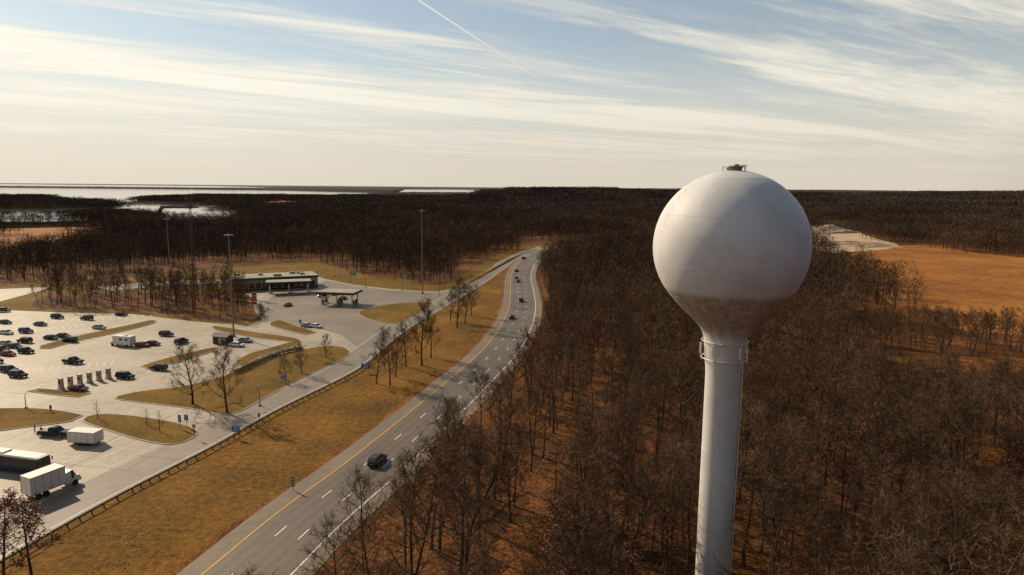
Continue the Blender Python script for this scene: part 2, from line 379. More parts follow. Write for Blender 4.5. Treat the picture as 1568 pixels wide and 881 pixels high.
for i in range(46):
    g0=G(rc.uniform(-40,380),rc.uniform(500,720)); a_=rc.choice((R(-14),R(76)))+rc.gauss(0,.05); ln=rc.uniform(4,22); pts=[]
    for k in range(9):
        t=k/8*ln; o_=rc.gauss(0,.12); pts.append(Vector((g0.x+t*math.cos(a_)-o_*math.sin(a_),g0.y+t*math.sin(a_)+o_*math.cos(a_),0)))
    nn=normals(pts); ribbon(mb,pts,nn,-.06,.06,.056+.0001*i)
mb.build("crack_sealant",[M_dark])
# fields
def flat(name,px,z,mat,jit=0):
    mb=MB(); q=smoothpoly(px,25) if jit else [G(*a) for a in px]
    mb.poly([(p.x,p.y,z) for p in q]); return mb.build(name,[mat])
field=[(1300,395),(1325,384),(1415,375),(1500,388),(1640,402),(1760,420),(1760,520),(1600,516),(1480,508),(1400,492),(1345,447)]
strip=[(1320,556),(1360,546),(1480,546),(1640,548),(1640,574),(1560,572),(1430,568),(1350,566)]
quarry=[(1225,352),(1260,344),(1300,350),(1330,362),(1375,376),(1330,384),(1225,384)]
lfield=[(-200,352),(0,345),(130,344.5),(205,345),(215,349),(190,358),(140,374),(110,392),(40,398),(-200,402)]
cf=[(395,313),(430,309),(480,313),(470,318),(420,320)]
flat("field",field,.03,M_field,1); flat("field_strip",strip,.03,M_field,1); flat("quarry_ground",quarry,.05,M_sand,1)
flat("meadow",lfield,.05,M_field,1); flat("far_clearing",cf,3.0,M_field,1)
mb=MB()
def mound(mb,px,rxm,rym,h,n=26):
    c=G(*px); b=len(mb.v); sd_=random.random()*9
    for i in range(n+1):
        for j in range(n+1):
            a,bb=i/n*2-1,j/n*2-1; r=math.sqrt(a*a+bb*bb)
            k=max(0,1-r)**.6; z=h*k*(1+.3*math.sin(a*7+sd_)*math.cos(bb*6+sd_*2)+.12*random.uniform(-1,1))-.1
            mb.v.append((c.x+a*rxm,c.y+bb*rym,z))
    for i in range(n):
        for j in range(n):
            k=b+i*(n+1)+j; mb.f.append([k,k+n+1,k+n+2,k+1]); mb.m.append(0)
for a in [((1262,356),38,20,8),((1245,357),24,20,6),((1290,374),50,10,3),((1330,378),30,9,2.5),((1250,376),26,9,3)]: mound(mb,*a)
mb.build("sand_mounds",[M_sand])
# water
M_water,wn,wb=newmat("bay_water"); wb.inputs["Base Color"].default_value=(.10,.11,.11,1); wb.inputs["Roughness"].default_value=.06
nz=wn.nodes.new("ShaderNodeTexNoise"); nz.inputs["Scale"].default_value=.05; nz.inputs["Detail"].default_value=4
t2=wn.nodes.new("ShaderNodeTexCoord"); wn.links.new(t2.outputs["Object"],nz.inputs["Vector"]); bb=wn.nodes.new("ShaderNodeBump"); bb.inputs["Strength"].default_value=.02; bb.inputs["Distance"].default_value=.1
wn.links.new(nz.outputs["Fac"],bb.inputs["Height"]); wn.links.new(bb.outputs[0],wb.inputs["Normal"])
CZ=12
waters=[
 [(-400,292,0),(-200,304,7),(0,300,7),(60,300,7),(115,307,7),(200,308,7),(215,302,7),(300,299,8),(400,299.5,8),(500,299.5,8),(590,299,8),(560,294.5,0),(400,291,0),(200,289,0),(0,287,0),(-400,283,0)],
 [(-400,281.5,0),(0,284.9,CZ),(200,286.3,CZ),(330,287.6,CZ),(460,287.6,CZ),(330,285.2,0),(0,282.2,0),(-400,278.6,0)],
 [(165,318,10),(238,319,10),(246,315,3),(335,317,3),(330,312.5,0),(250,311,0),(180,310.5,0)],
 [(240,325,CZ),(260,330,CZ),(370,329,CZ),(365,321,0),(310,318.5,0),(250,319,0)],
 [(-200,331,CZ),(0,326.5,CZ),(60,326.5,CZ),(140,325.5,CZ),(130,320,0),(0,320.5,0),(-200,325,0)],
 [(600,294.6,CZ),(735,295,CZ),(725,290.6,0),(620,290.0,0)],
]
WP=[]; mb=MB()
for n_,wp in enumerate(waters):
    q=[G(*a) for a in wp]; WP.append([(p.x,p.y) for p in q]); mb.poly([(p.x,p.y,.6+.12*n_) for p in q])
mb.build("bay_water",[M_water])
def vnoise(x,y,s,seed):
    xi=np.floor(x/s); yi=np.floor(y/s); fx=x/s-xi; fy=y/s-yi
    fx=fx*fx*(3-2*fx); fy=fy*fy*(3-2*fy)
    def h(a,b):
        t=np.sin(a*127.1+b*311.7+seed*74.7)*43758.5453; return t-np.floor(t)
    return (h(xi,yi)*(1-fx)+h(xi+1,yi)*fx)*(1-fy)+(h(xi,yi+1)*(1-fx)+h(xi+1,yi+1)*fx)*fy
R0=900.0
nr,na=430,720
rr=R0*np.exp(np.linspace(0,math.log(14),nr)); aa=np.radians(np.linspace(-43,43,na))
A,Rr=np.meshgrid(aa,rr); jj=np.random.uniform(-.5,.5,A.shape)
A=A+jj*np.radians(.1); xs=Rr*np.sin(A); ys=Rr*np.cos(A)
def terr(x,y):
    r=np.sqrt(x*x+y*y); k=np.clip((r-850)/600,0,1); side=np.clip((x/np.maximum(r,1)+.05)*3,0,1)
    rid=(1-np.abs(2*vnoise(x+y*.3,y*2.2,900,1)-1))
    h=side*(20*rid*rid+11*vnoise(x,y,420,2))*k
    h+=38*np.exp(-((x-100)/230)**2-((y-1900)/350)**2)+18*np.exp(-((x-420)/300)**2-((y-2100)/400)**2)
    h+=26*np.exp(-((x-1250)/380)**2-((y-1700)/300)**2)
    h+=(1-side)*4*vnoise(x,y,500,5)*k
    return np.minimum(h,35+4*vnoise(x,y,260,8))
zt=terr(xs,ys)
farm=np.clip((Rr-2700)/300,0,1)
zs=zt+farm*8+ (vnoise(xs,ys,9,3)*4+vnoise(xs,ys,60,4)*3-3)*np.clip(farm,.2,1)+np.random.uniform(-1.8,1.8,xs.shape)*np.clip(farm,.3,1)+1
sideF=np.clip((xs/Rr+.1)*4,0,1)
zs=zs+sideF*np.clip((Rr-3500)/2500,0,1)*24*vnoise(xs,ys,1300,21)
zs=np.minimum(zs,43+sideF*14*vnoise(xs,ys,700,22)+np.random.uniform(-1.2,.8,xs.shape))
zs[0,:]=0
def npin(xs,ys,poly):
    c=np.zeros(xs.shape,bool); n=len(poly); j=n-1
    for i in range(n):
        a=poly[i];b=poly[j]
        if a[1]!=b[1]:
            c^=((a[1]>ys)!=(b[1]>ys))&(xs<(b[0]-a[0])*(ys-a[1])/(b[1]-a[1])+a[0])
        j=i
    return c
for wp in WP: zs=np.where(npin(xs,ys,wp),-3,zs)
CF=[(G(*a).x,G(*a).y) for a in cf]
zs=np.where(npin(xs,ys,CF),-3,zs)
vv=np.stack([xs.ravel(),ys.ravel(),zs.ravel()],1)
I=np.arange((nr-1)*(na-1)); ri=I//(na-1); ci=I%(na-1); k0=ri*na+ci
ff=np.stack([k0,k0+1,k0+na+1,k0+na],1)
me=bpy.data.meshes.new("distant_forest"); me.vertices.add(len(vv)); me.vertices.foreach_set("co",vv.ravel())
me.loops.add(len(ff)*4); me.loops.foreach_set("vertex_index",ff.ravel().astype(np.int32))
me.polygons.add(len(ff)); me.polygons.foreach_set("loop_start",(np.arange(len(ff))*4).astype(np.int32)); me.polygons.foreach_set("loop_total",np.full(len(ff),4,np.int32))
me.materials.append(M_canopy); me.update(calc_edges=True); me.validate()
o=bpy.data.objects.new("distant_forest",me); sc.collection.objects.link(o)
# ---------------------------------------------------------------- trees
def rv(s=1): return Vector((random.gauss(0,s),random.gauss(0,s),random.gauss(0,s)))
def make_tree(seed,H=17,base=.4,r0=.2,nl=15,limb=4.6,up0=.55,up1=1.6,leaves=0,n2=6,n3=5,n4=3,tw=.022,fat=1.0,scrub=0):
    random.seed(seed); mb=MB()
    lean=Vector((random.uniform(-.09,.09),random.uniform(-.09,.09),1))
    pts=[];rs=[];n=8; p=Vector((0,0,-.3)); d=lean.normalized()
    for i in range(n+1):
        pts.append(p.copy()); t=i/n; rs.append(r0*(1-t)**.8+.02 if i else r0*1.35)
        p=p+d*(H/n); d=(d+rv(.05)).normalized(); d.z=max(d.z,.85)
    mb.path(pts,rs,6,0)
    def at(t):
        k=min(int(t*n),n-1); f=t*n-k; return pts[k].lerp(pts[k+1],f),rs[k]*(1-f)+rs[k+1]*f
    ga=random.random()*6
    for i in range(nl):
        t=base+(1-base)*(i+random.uniform(-.3,.3))/nl; t=max(base*.9,min(.98,t)); P0,rad=at(t)
        ga+=2.4+random.uniform(-.5,.5); k=(t-base)/(1-base)
        Ln=limb*(1-.6*k)*random.uniform(.7,1.25)
        dd=Vector((math.cos(ga),math.sin(ga),up0+(up1-up0)*k)).normalized()
        lp=[P0.copy()];lr=[min(rad*.6,.10)*(1-.3*k)]; q=P0.copy(); dl=dd.copy()
        m=4
        for s in range(m):
            q=q+dl*(Ln/m); dl=(dl+rv(.15)+Vector((0,0,.10))).normalized(); lp.append(q.copy()); lr.append(lr[0]*(1-(s+1)/m)*.9+.016)
        mb.path(lp,lr,3,0)
        for a in range(n2):
            t2=random.uniform(.18,1); kk=min(int(t2*m),m-1); b0=lp[kk].lerp(lp[kk+1],t2*m-kk)
            d2=(((lp[kk+1]-lp[kk]).normalized())+rv(.6)+Vector((0,0,.2))).normalized(); L2=Ln*random.uniform(.3,.55)*(1.15-.3*t2)
            m1=b0+d2*L2*.5; d3=(d2+rv(.2)+Vector((0,0,.12))).normalized(); m2=m1+d3*L2*.5
            s0=rv().normalized()*.035*fat; mb.poly([b0-s0,b0+s0,m1+s0*.6,m2,m1-s0*.6],1)
            for c in range(n3):
                t3=random.uniform(.1,1); b1=b0.lerp(m1,t3*2) if t3<.5 else m1.lerp(m2,t3*2-1)
                d4=(d3+rv(.65)+Vector((0,0,.15))).normalized(); L3=random.uniform(.55,1.2); e1=b1+d4*L3
                s1=rv().normalized()*tw*1.15*fat; mb.poly([b1-s1,b1+s1,e1],1)
                for g_ in range(n4):
                    b2=b1.lerp(e1,random.uniform(.15,.95)); e2=b2+(d4+rv(.7)).normalized()*random.uniform(.4,.95)
                    sdv=rv().normalized()*tw*.9*fat; mb.poly([b2-sdv,b2+sdv,e2],1)
                    if leaves and random.random()<leaves:
                        for _ in range(2):
                            c0=b2.lerp(e2,random.random())+rv(.08); a1=rv().normalized()*.13; a2=rv().normalized()*.13
                            mb.poly([c0-a1,c0+a2,c0+a1,c0-a2],2)
    for i in range(scrub):
        c0=Vector((random.gauss(0,2),random.gauss(0,2),0)); c0.z=random.random()**1.6*3.2
        e0=c0+Vector((random.gauss(0,.35),random.gauss(0,.35),random.uniform(.5,1.6))); s_=rv().normalized()*.03; mb.poly([c0-s_,c0+s_,e0],1)
    return mb.mesh("tree_mesh_%d"%seed,[M_bark,M_twig,M_leaf])
rq=random.Random(5)
protoF=[make_tree(10+i,H=rq.uniform(14.5,19.5),base=rq.uniform(.30,.50),r0=.15+.02*(i%3),nl=15+i%3*2,limb=4.5+.5*(i%3),n2=6,n3=6,n4=3,tw=.023,scrub=70) for i in range(8)]
protoM=[make_tree(30+i,H=rq.uniform(14,18.5),base=rq.uniform(.28,.44),r0=.16,nl=14,limb=4.6,n2=6,n3=6,n4=1,tw=.038,scrub=30) for i in range(6)]
protoL=[make_tree(40,H=15,base=.3,limb=4.4,nl=14,leaves=.9)]
protoO=[make_tree(50+i,H=12,base=.16,r0=.22,nl=17,limb=5.4,up0=.45,up1=1.7,n2=7,n3=7,n4=3,tw=.026) for i in range(3)]
protoU=[make_tree(60+i,H=14,base=.22,r0=.2,nl=15,limb=5.0,up0=.7,up1=1.5,n2=7,n3=7,n4=3,tw=.032) for i in range(4)]
protoS=[make_tree(70+i,H=4,base=.2,r0=.06,nl=8,limb=1.3,up0=.8,up1=2,n2=3,n3=2,n4=1,tw=.012) for i in range(2)]
def stand(seed,size,g,ntw,wid,l0,l1,mat,trunk=True,hr=(10,17)):
    rnd=random.Random(seed); mb=MB()
    for i in range(g*g):
        x=(i%g+.5+rnd.uniform(-.6,.6))*size/g-size/2; y=(i//g+.5+rnd.uniform(-.6,.6))*size/g-size/2
        H=rnd.uniform(*hr); cr=rnd.uniform(2.6,4.6)
        if trunk: mb.tube((x,y,0),(x,y,H*.8),.19,.07,3,0,False)
        for k in range(ntw):
            z=H*(.2+.78*rnd.random()**.75); f=(z/H-.2)/.8; rad=cr*math.sqrt(max(.05,1-(2*f-.9)**2/1.6))
            a=rnd.uniform(0,6.283); r_=rad*math.sqrt(rnd.random())*.85
            b0=Vector((x+r_*math.cos(a),y+r_*math.sin(a),z)); dd=Vector((math.cos(a)*.8+rnd.gauss(0,.4),math.sin(a)*.8+rnd.gauss(0,.4),rnd.uniform(.3,1.6))).normalized()
            e=b0+dd*rnd.uniform(l0,l1); s_=Vector((rnd.gauss(0,1),rnd.gauss(0,1),rnd.gauss(0,1))).normalized()*wid
            mb.poly([b0-s_,b0+s_,e],1)
    return mb.mesh("stand_mesh_%d"%seed,[M_bark,mat])
standA=[stand(i,20,3,110,.11,1.2,2.6,M_twig2) for i in range(6)]
standB=[stand(20+i,42,7,50,.20,1.6,3.4,M_twig2) for i in range(4)]
standC=[stand(40+i,85,13,14,.58,2.2,4.5,M_twig3,False,(8,13)) for i in range(4)]
random.seed(3)
wpoly=lambda pl:[(G(*a).x,G(*a).y) for a in pl]
FLD=wpoly(field); STR=wpoly(strip); QU=wpoly(quarry); LF=wpoly(lfield)
lane_pts=[G(*a) for a in [(945,545),(925,580),(905,640),(880,700),(830,790),(780,881),(720,960)]]
lane=spline(lane_pts,4); LN=normals(lane)
mb=MB()
for i in range(len(lane)):
    for o in (-2.2-random.uniform(0,1.6),2.2+random.uniform(0,1.6)):
        q=lane[i]+LN[i]*o; mb.v.append((q.x,q.y,.02))
for i in range(len(lane)-1): mb.f.append([2*i,2*i+1,2*i+3,2*i+2]); mb.m.append(0)
mb.build("woodland_path",[M_track])
fl=[(-400,425),(0,432),(60,428),(170,418),(350,403),(480,398),(545,416),(600,430),(680,436),(715,415),(755,388),(800,374),(850,369),(862,374)]
def front(px):
    if px<=fl[0][0]: return fl[0][1]
    for a,b in zip(fl,fl[1:]):
        if a[0]<=px<=b[0]: return a[1]+(b[1]-a[1])*(px-a[0])/(b[0]-a[0])
    return 9999
def hlim(a0,b0,k):
    """low scrub in front of the open fields"""
    if a0>1320 and 566<b0<720: return max(.38,(b0-558)/(FP/k)/17)
    if a0>1300 and 480<b0<=556: return max(.3,(b0-472)/(FP/k)/17)
    return 9
tp=Vector((21.9,68.6,0))
wood=empty("bare_woodland"); cnt=0
step=4.75; yy=44.0
NEAR=240
while yy<NEAR:
    x=-70.0
    while x<240:
        px_,py_=x+random.uniform(-3.6,3.6),yy+random.uniform(-3.6,3.6); x+=step
        a,b,k=P(px_,py_,8)
        if a<-60 or a>1640: continue
        if px_<rx(py_)+ (12.5 if py_>110 else 15.0): continue
        a0,b0,k0_=P(px_,py_,0)
        if inpoly(px_,py_,FLD) or inpoly(px_,py_,STR): continue
        if (Vector((px_,py_,0))-tp).length<5.5: continue
        if min((l-Vector((px_,py_,0))).length for l in lane)<3.0: continue
        dn=math.sin(px_*.07+1)*math.cos(py_*.055)+math.sin(px_*.031-py_*.04)
        if random.random()<.05+.18*max(0,dn): continue
        far=py_>130
        me_=(random.choice(protoM) if far else random.choice(protoF)) if random.random()>.03 else protoL[0]
        s=random.uniform(.68,1.14)
        if random.random()<.14: s*=.6
        if px_<rx(py_)+19: s*=.8
        if py_<68 and abs(px_-21.9*py_/68.6)<5: s=min(s,.62)
        s=min(s,hlim(a0,b0,k0_))
        o=place("tree",me_,(px_,py_,0),0,(s*random.uniform(.95,1.25),s*random.uniform(.95,1.25),s*random.uniform(.9,1.08)),wood)
        o.rotation_euler=(random.gauss(0,.035),random.gauss(0,.035),random.uniform(0,6.28)); cnt+=1
    yy+=step
cop=empty("copse"); CP=wpoly(copse_px)
xs_=[p[0] for p in CP]; ys_=[p[1] for p in CP]
yy=min(ys_)
while yy<max(ys_):
    x=min(xs_)
    while x<max(xs_):
        a,b=x+random.uniform(-3,3),yy+random.uniform(-3,3); x+=4.6
        if inpoly(a,b,CP) and random.random()<.85: place("tree",random.choice(protoM),(a,b,0),random.uniform(0,6),random.uniform(.55,.9),cop)
    yy+=4.6
dist=empty("distant_woodland"); c2=0
def fill(protos,st,r0_,r1_,jit,far=False):
    global c2
    ex=st*.35
    yy=r0_*.7 if not far else 700
    while yy<r1_:
        x=-r1_*.85
        while x<r1_*.85:
            a,b=x+random.uniform(-jit,jit),yy+random.uniform(-jit,jit); x+=st
            r_=math.hypot(a,b) if far or r0_>300 else b
            if r_<r0_ or r_>=r1_: continue
            pxx,pyy,k=P(a,b,0)
            if pxx<-60 or pxx>1640: continue
            if b<700 and (abs(a-rx(b))<17+ex*.3): continue
            if b<420 and a>rx(b) and a<rx(b)+21: continue
            if a<rx(b) and pyy>front(pxx)-1: continue
            if inpoly(a,b,FLD) or inpoly(a,b,QU): continue
            if inpoly(a,b,LF) and random.random()<.92: continue
            if any(inpoly(a,b,w_) or inpoly(a,b+ex,w_) or inpoly(a,b-ex,w_) for w_ in WP[:6]): continue
            if far and (inpoly(a,b,CF) or inpoly(a,b+40,CF)): continue
            if 1228<pxx<1375 and 372<pyy<400: continue
            if random.random()<.03: continue
            z=float(terr(np.array([a]),np.array([b]))[0])
            s=min(random.uniform(.8,1.1),hlim(pxx,pyy,k)*1.1)
            place("stand",random.choice(protos),(a,b,z),random.choice((0,1,2,3))*math.pi/2+random.uniform(-.3,.3),(1.05,1.05,s),dist); c2+=1
        yy+=st
fill(standA,17.5,NEAR-4,520,4); fill(standB,39,520,1080,6); fill(standC,78,1080,3000,12,True)
yy=NEAR
while yy<420:
    for o_ in (13,18):
        if random.random()<.8: place("tree",random.choice(protoM),(rx(yy)+o_+random.uniform(-1.5,1.5),yy+random.uniform(-2,2),0),random.uniform(0,6),random.uniform(.6,.9),wood)
    yy+=5
print("near",cnt,"stands",c2)
def solo(px,py,top,protos,H0,wd=1.0,name="bare_tree"):
    g_=G(px,py); k=P(g_.x,g_.y,0)[2]; h=(py-top)/(FP/k)*1.02; s=h/H0
    place(name,random.choice(protos),g_,random.uniform(0,6),(s*wd,s*wd,s))
for a in [(295,620,535),(348,633,538),(500,549,515),(462,572,530),(437,583,548)]: solo(*a,protoO,12,1.0)
for a in [(597,590,510),(576,588,518),(606,578,520),(646,560,468),(660,548,480),(622,562,498),(700,502,432),(712,496,440),(690,492,445),(722,484,440)]: solo(*a,protoU,14,1.0)
for a in [(150,642,612),(225,652,625),(245,662,628),(207,605,597)]: solo(*a,protoS,4)
solo(52,900,765,protoL,15,1.35,"oak_tree"); solo(5,885,762,protoL,15,1.3,"oak_tree"); 
def hedge(pxs,wd,ht,n):
    mb=MB(); pl=spline([G(*a) for a in pxs],1)
    for i in range(n):
        c=random.choice(pl)+Vector((random.gauss(0,wd*.4),random.gauss(0,wd*.4),.2)); z=random.random()**.7*ht
        c.z+=z; e=c+Vector((random.gauss(0,.4),random.gauss(0,.4),random.uniform(.1,.6))); s_=rv().normalized()*.06; mb.poly([c-s_,c+s_,e])
    mb.build("hedge",[M_shrub])
hedge([(362,574),(390,560),(415,549)],1.4,.8,1600); hedge([(418,548),(440,541),(460,537)],1.3,.7,1300)
hedge([(385,497),(400,488),(398,470)],1.5,1.2,1500)
def guard(pl,nn,rng,off,name):
    mb=MB(); q=[pl[i]+nn[i]*off for i in range(*rng)]
    prof=[(0,.52),(.05,.57),(0,.62),(.0,.66),(.05,.72),(0,.78)]
    b=len(mb.v)
    for k,p_ in enumerate(q):
        n_=nn[rng[0]+k]
        for o_,z in prof: mb.v.append((p_.x+n_.x*o_,p_.y+n_.y*o_,z))
    m=len(prof)
    for k in range(len(q)-1):
        for j in range(m-1): mb.f.append([b+k*m+j,b+(k+1)*m+j,b+(k+1)*m+j+1,b+k*m+j+1]); mb.m.append(0)
    for p_,n_ in zip(q,nn[rng[0]:rng[1]]): mb.box((p_.x-n_.x*.12,p_.y-n_.y*.12,.38),(.14,.18,.8),1)
    mb.build(name,[M_rust,M_dark])
last=[i for i in range(len(RL)) if RL[i].y<G(640,498).y][-1]
guard(RL,RN,(0,last),.5,"guard_rail")
i0=[i for i in range(len(HW)) if HW[i].y>165][0]; i1=[i for i in range(len(HW)) if HW[i].y>420][0]
guard(HW,HN,(i0,i1),9.3,"guard_rail")
# ---------------------------------------------------------------- water tower
tw=empty("water_tower",tp)
RS=7.6; ZC=42.25
prof=[]
for i in range(0,41):
    t=math.pi/2-(math.pi/2+R(41))*i/40; prof.append((RS*math.cos(t),ZC+RS*math.sin(t)))
for r_,z_ in ((5.35,-5.45),(4.6,-6.25),(3.8,-7.0),(3.05,-7.7),(2.55,-8.3),(2.25,-8.85),(2.1,-9.5),(2.03,-10.2),(1.95,-11.2),(1.82,-12.2),(1.76,-13.2)): prof.append((r_,ZC+z_))
for z_ in np.arange(27,-1,-3.0): prof.append((1.76,z_))
prof.append((3.2,.0))
mb=MB(); n=96
for r_,z_ in prof:
    for i in range(n): mb.v.append((r_*math.cos(2*math.pi*i/n),r_*math.sin(2*math.pi*i/n),z_))
for k in range(len(prof)-1):
    for i in range(n):
        j=(i+1)%n; mb.f.append([k*n+i,(k+1)*n+i,(k+1)*n+j,k*n+j]); mb.m.append(0)
M_tank,tn,tb=newmat("tank_paint"); N2=tn.nodes.new; L2=tn.links.new
t3=N2("ShaderNodeTexCoord"); s3=N2("ShaderNodeSeparateXYZ"); L2(t3.outputs["Object"],s3.inputs[0])
mpg=N2("ShaderNodeMapping"); mpg.inputs["Scale"].default_value=(2.2,2.2,.12); L2(t3.outputs["Object"],mpg.inputs[0])
nz1=N2("ShaderNodeTexNoise"); nz1.inputs["Scale"].default_value=1; nz1.inputs["Detail"].default_value=7; L2(mpg.outputs[0],nz1.inputs["Vector"])
nz2=N2("ShaderNodeTexNoise"); nz2.inputs["Scale"].default_value=.35; nz2.inputs["Detail"].default_value=5; L2(t3.outputs["Object"],nz2.inputs["Vector"])
def tm(op,a,b=None,clamp=False):
    q=N2("ShaderNodeMath"); q.operation=op; q.use_clamp=clamp
    for i,v_ in enumerate((a,b)):
        if v_ is None: continue
        if hasattr(v_,'links'): L2(v_,q.inputs[i])
        else: q.inputs[i].default_value=v_
    return q.outputs[0]
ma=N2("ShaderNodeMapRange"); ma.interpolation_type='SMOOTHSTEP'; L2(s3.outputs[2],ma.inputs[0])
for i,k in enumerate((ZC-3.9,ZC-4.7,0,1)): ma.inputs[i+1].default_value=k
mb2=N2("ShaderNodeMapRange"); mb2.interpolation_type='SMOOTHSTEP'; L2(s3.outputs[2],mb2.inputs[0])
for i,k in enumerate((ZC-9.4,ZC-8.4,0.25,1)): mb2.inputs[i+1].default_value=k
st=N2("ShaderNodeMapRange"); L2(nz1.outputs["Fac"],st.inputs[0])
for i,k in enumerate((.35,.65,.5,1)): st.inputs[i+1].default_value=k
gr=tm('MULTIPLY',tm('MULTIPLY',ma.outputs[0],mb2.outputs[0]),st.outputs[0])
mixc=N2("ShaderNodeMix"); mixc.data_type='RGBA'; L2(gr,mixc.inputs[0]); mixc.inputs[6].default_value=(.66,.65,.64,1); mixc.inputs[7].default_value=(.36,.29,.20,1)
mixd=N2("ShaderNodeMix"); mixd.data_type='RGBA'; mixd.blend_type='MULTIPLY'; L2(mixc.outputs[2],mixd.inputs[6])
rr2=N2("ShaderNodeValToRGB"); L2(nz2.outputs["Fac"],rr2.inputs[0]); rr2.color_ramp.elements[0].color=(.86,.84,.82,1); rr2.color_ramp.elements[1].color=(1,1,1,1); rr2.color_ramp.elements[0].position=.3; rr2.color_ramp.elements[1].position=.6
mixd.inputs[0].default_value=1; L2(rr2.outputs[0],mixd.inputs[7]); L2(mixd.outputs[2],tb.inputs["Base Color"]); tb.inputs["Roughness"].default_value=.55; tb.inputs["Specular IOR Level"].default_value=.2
bmp=N2("ShaderNodeBump"); bmp.inputs["Strength"].default_value=.12; bmp.inputs["Distance"].default_value=.2; L2(nz2.outputs["Fac"],bmp.inputs["Height"]); L2(bmp.outputs[0],tb.inputs["Normal"])
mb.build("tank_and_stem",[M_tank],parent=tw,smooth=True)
mb=MB()
def ring(mb,r_,z_,th,mat=0,n=64):
    for i in range(n):
        a,b=2*math.pi*i/n,2*math.pi*(i+1)/n
        mb.tube((r_*math.cos(a),r_*math.sin(a),z_),(r_*math.cos(b),r_*math.sin(b),z_),th,th,4,mat,False)
for lat in (62,25,-12,-40):
    ring(mb,RS*math.cos(R(lat)),ZC+RS*math.sin(R(lat)),.014)
for i in range(10):
    for k in range(14):
        t0,t1=R(62-102*k/14),R(62-102*(k+1)/14); a=2*math.pi*(i+.35)/10
        f=lambda t:(RS*math.cos(t)*math.cos(a),RS*math.cos(t)*math.sin(a),ZC+RS*math.sin(t))
        mb.tube(f(t0),f(t1),.012,.012,4,0,False)
for i in range(14):
    a=2*math.pi*(i+.5)/14; mb.tube((5.7*math.cos(a),5.7*math.sin(a),ZC-5.08),(2.6*math.cos(a),2.6*math.sin(a),ZC-8.2),.02,.02,4,0,False)
for z_ in (27,24,21,18,15,12,9,6,3): ring(mb,1.765,z_,.014)
mb.build("weld_seams",[M_tank],parent=tw)
mb=MB()
for z_ in (ZC-9.6,ZC-11.4): ring(mb,2.3,z_,.045,0)
for z_ in (ZC-9.6,ZC-11.4):
    for i in range(8):
        a=i*math.pi/4+.2; mb.tube((1.9*math.cos(a),1.9*math.sin(a),z_),(2.3*math.cos(a),2.3*math.sin(a),z_),.03,.03,4)
for a in (-1.2,-.7,-2.4,3.0,.2):
    mb.box((2.4*math.cos(a),2.4*math.sin(a),ZC-10.5),(.1,.18,1.1),0,a)
    mb.tube((2.33*math.cos(a+.1),2.33*math.sin(a+.1),ZC-9.4),(2.33*math.cos(a+.1),2.33*math.sin(a+.1),ZC-11.7),.03,.03,5)
mb.tube((1.95*math.cos(-.55),1.95*math.sin(-.55),ZC-10),(1.95*math.cos(-.55),1.95*math.sin(-.55),0),.05,.05,6)
mb.build("antenna_rings",[M_wp],parent=tw)
mb=MB()
mb.tube((0,0,ZC+RS-.05),(0,0,ZC+RS+.28),.75,.75,20,0); mb.tube((0,0,ZC+RS+.28),(0,0,ZC+RS+.42),.95,.85,20,0)
mb.tube((.2,-.1,ZC+RS+.42),(.2,-.1,ZC+RS+.58),.25,.25,12,0); mb.box((.9,-.2,ZC+RS+.5),(.6,.12,.06),0); mb.tube((1.0,0,ZC+RS-.1),(1.0,0,ZC+RS+.5),.03,.03,5)
ring(mb,1.15,ZC+RS+.35,.02,0,24)
for i in range(8): mb.tube((1.15*math.cos(i*.785),1.15*math.sin(i*.785),ZC+RS-.1),(1.15*math.cos(i*.785),1.15*math.sin(i*.785),ZC+RS+.35),.02,.02,4)
mb.build("roof_hatch",[M_galv],parent=tw)
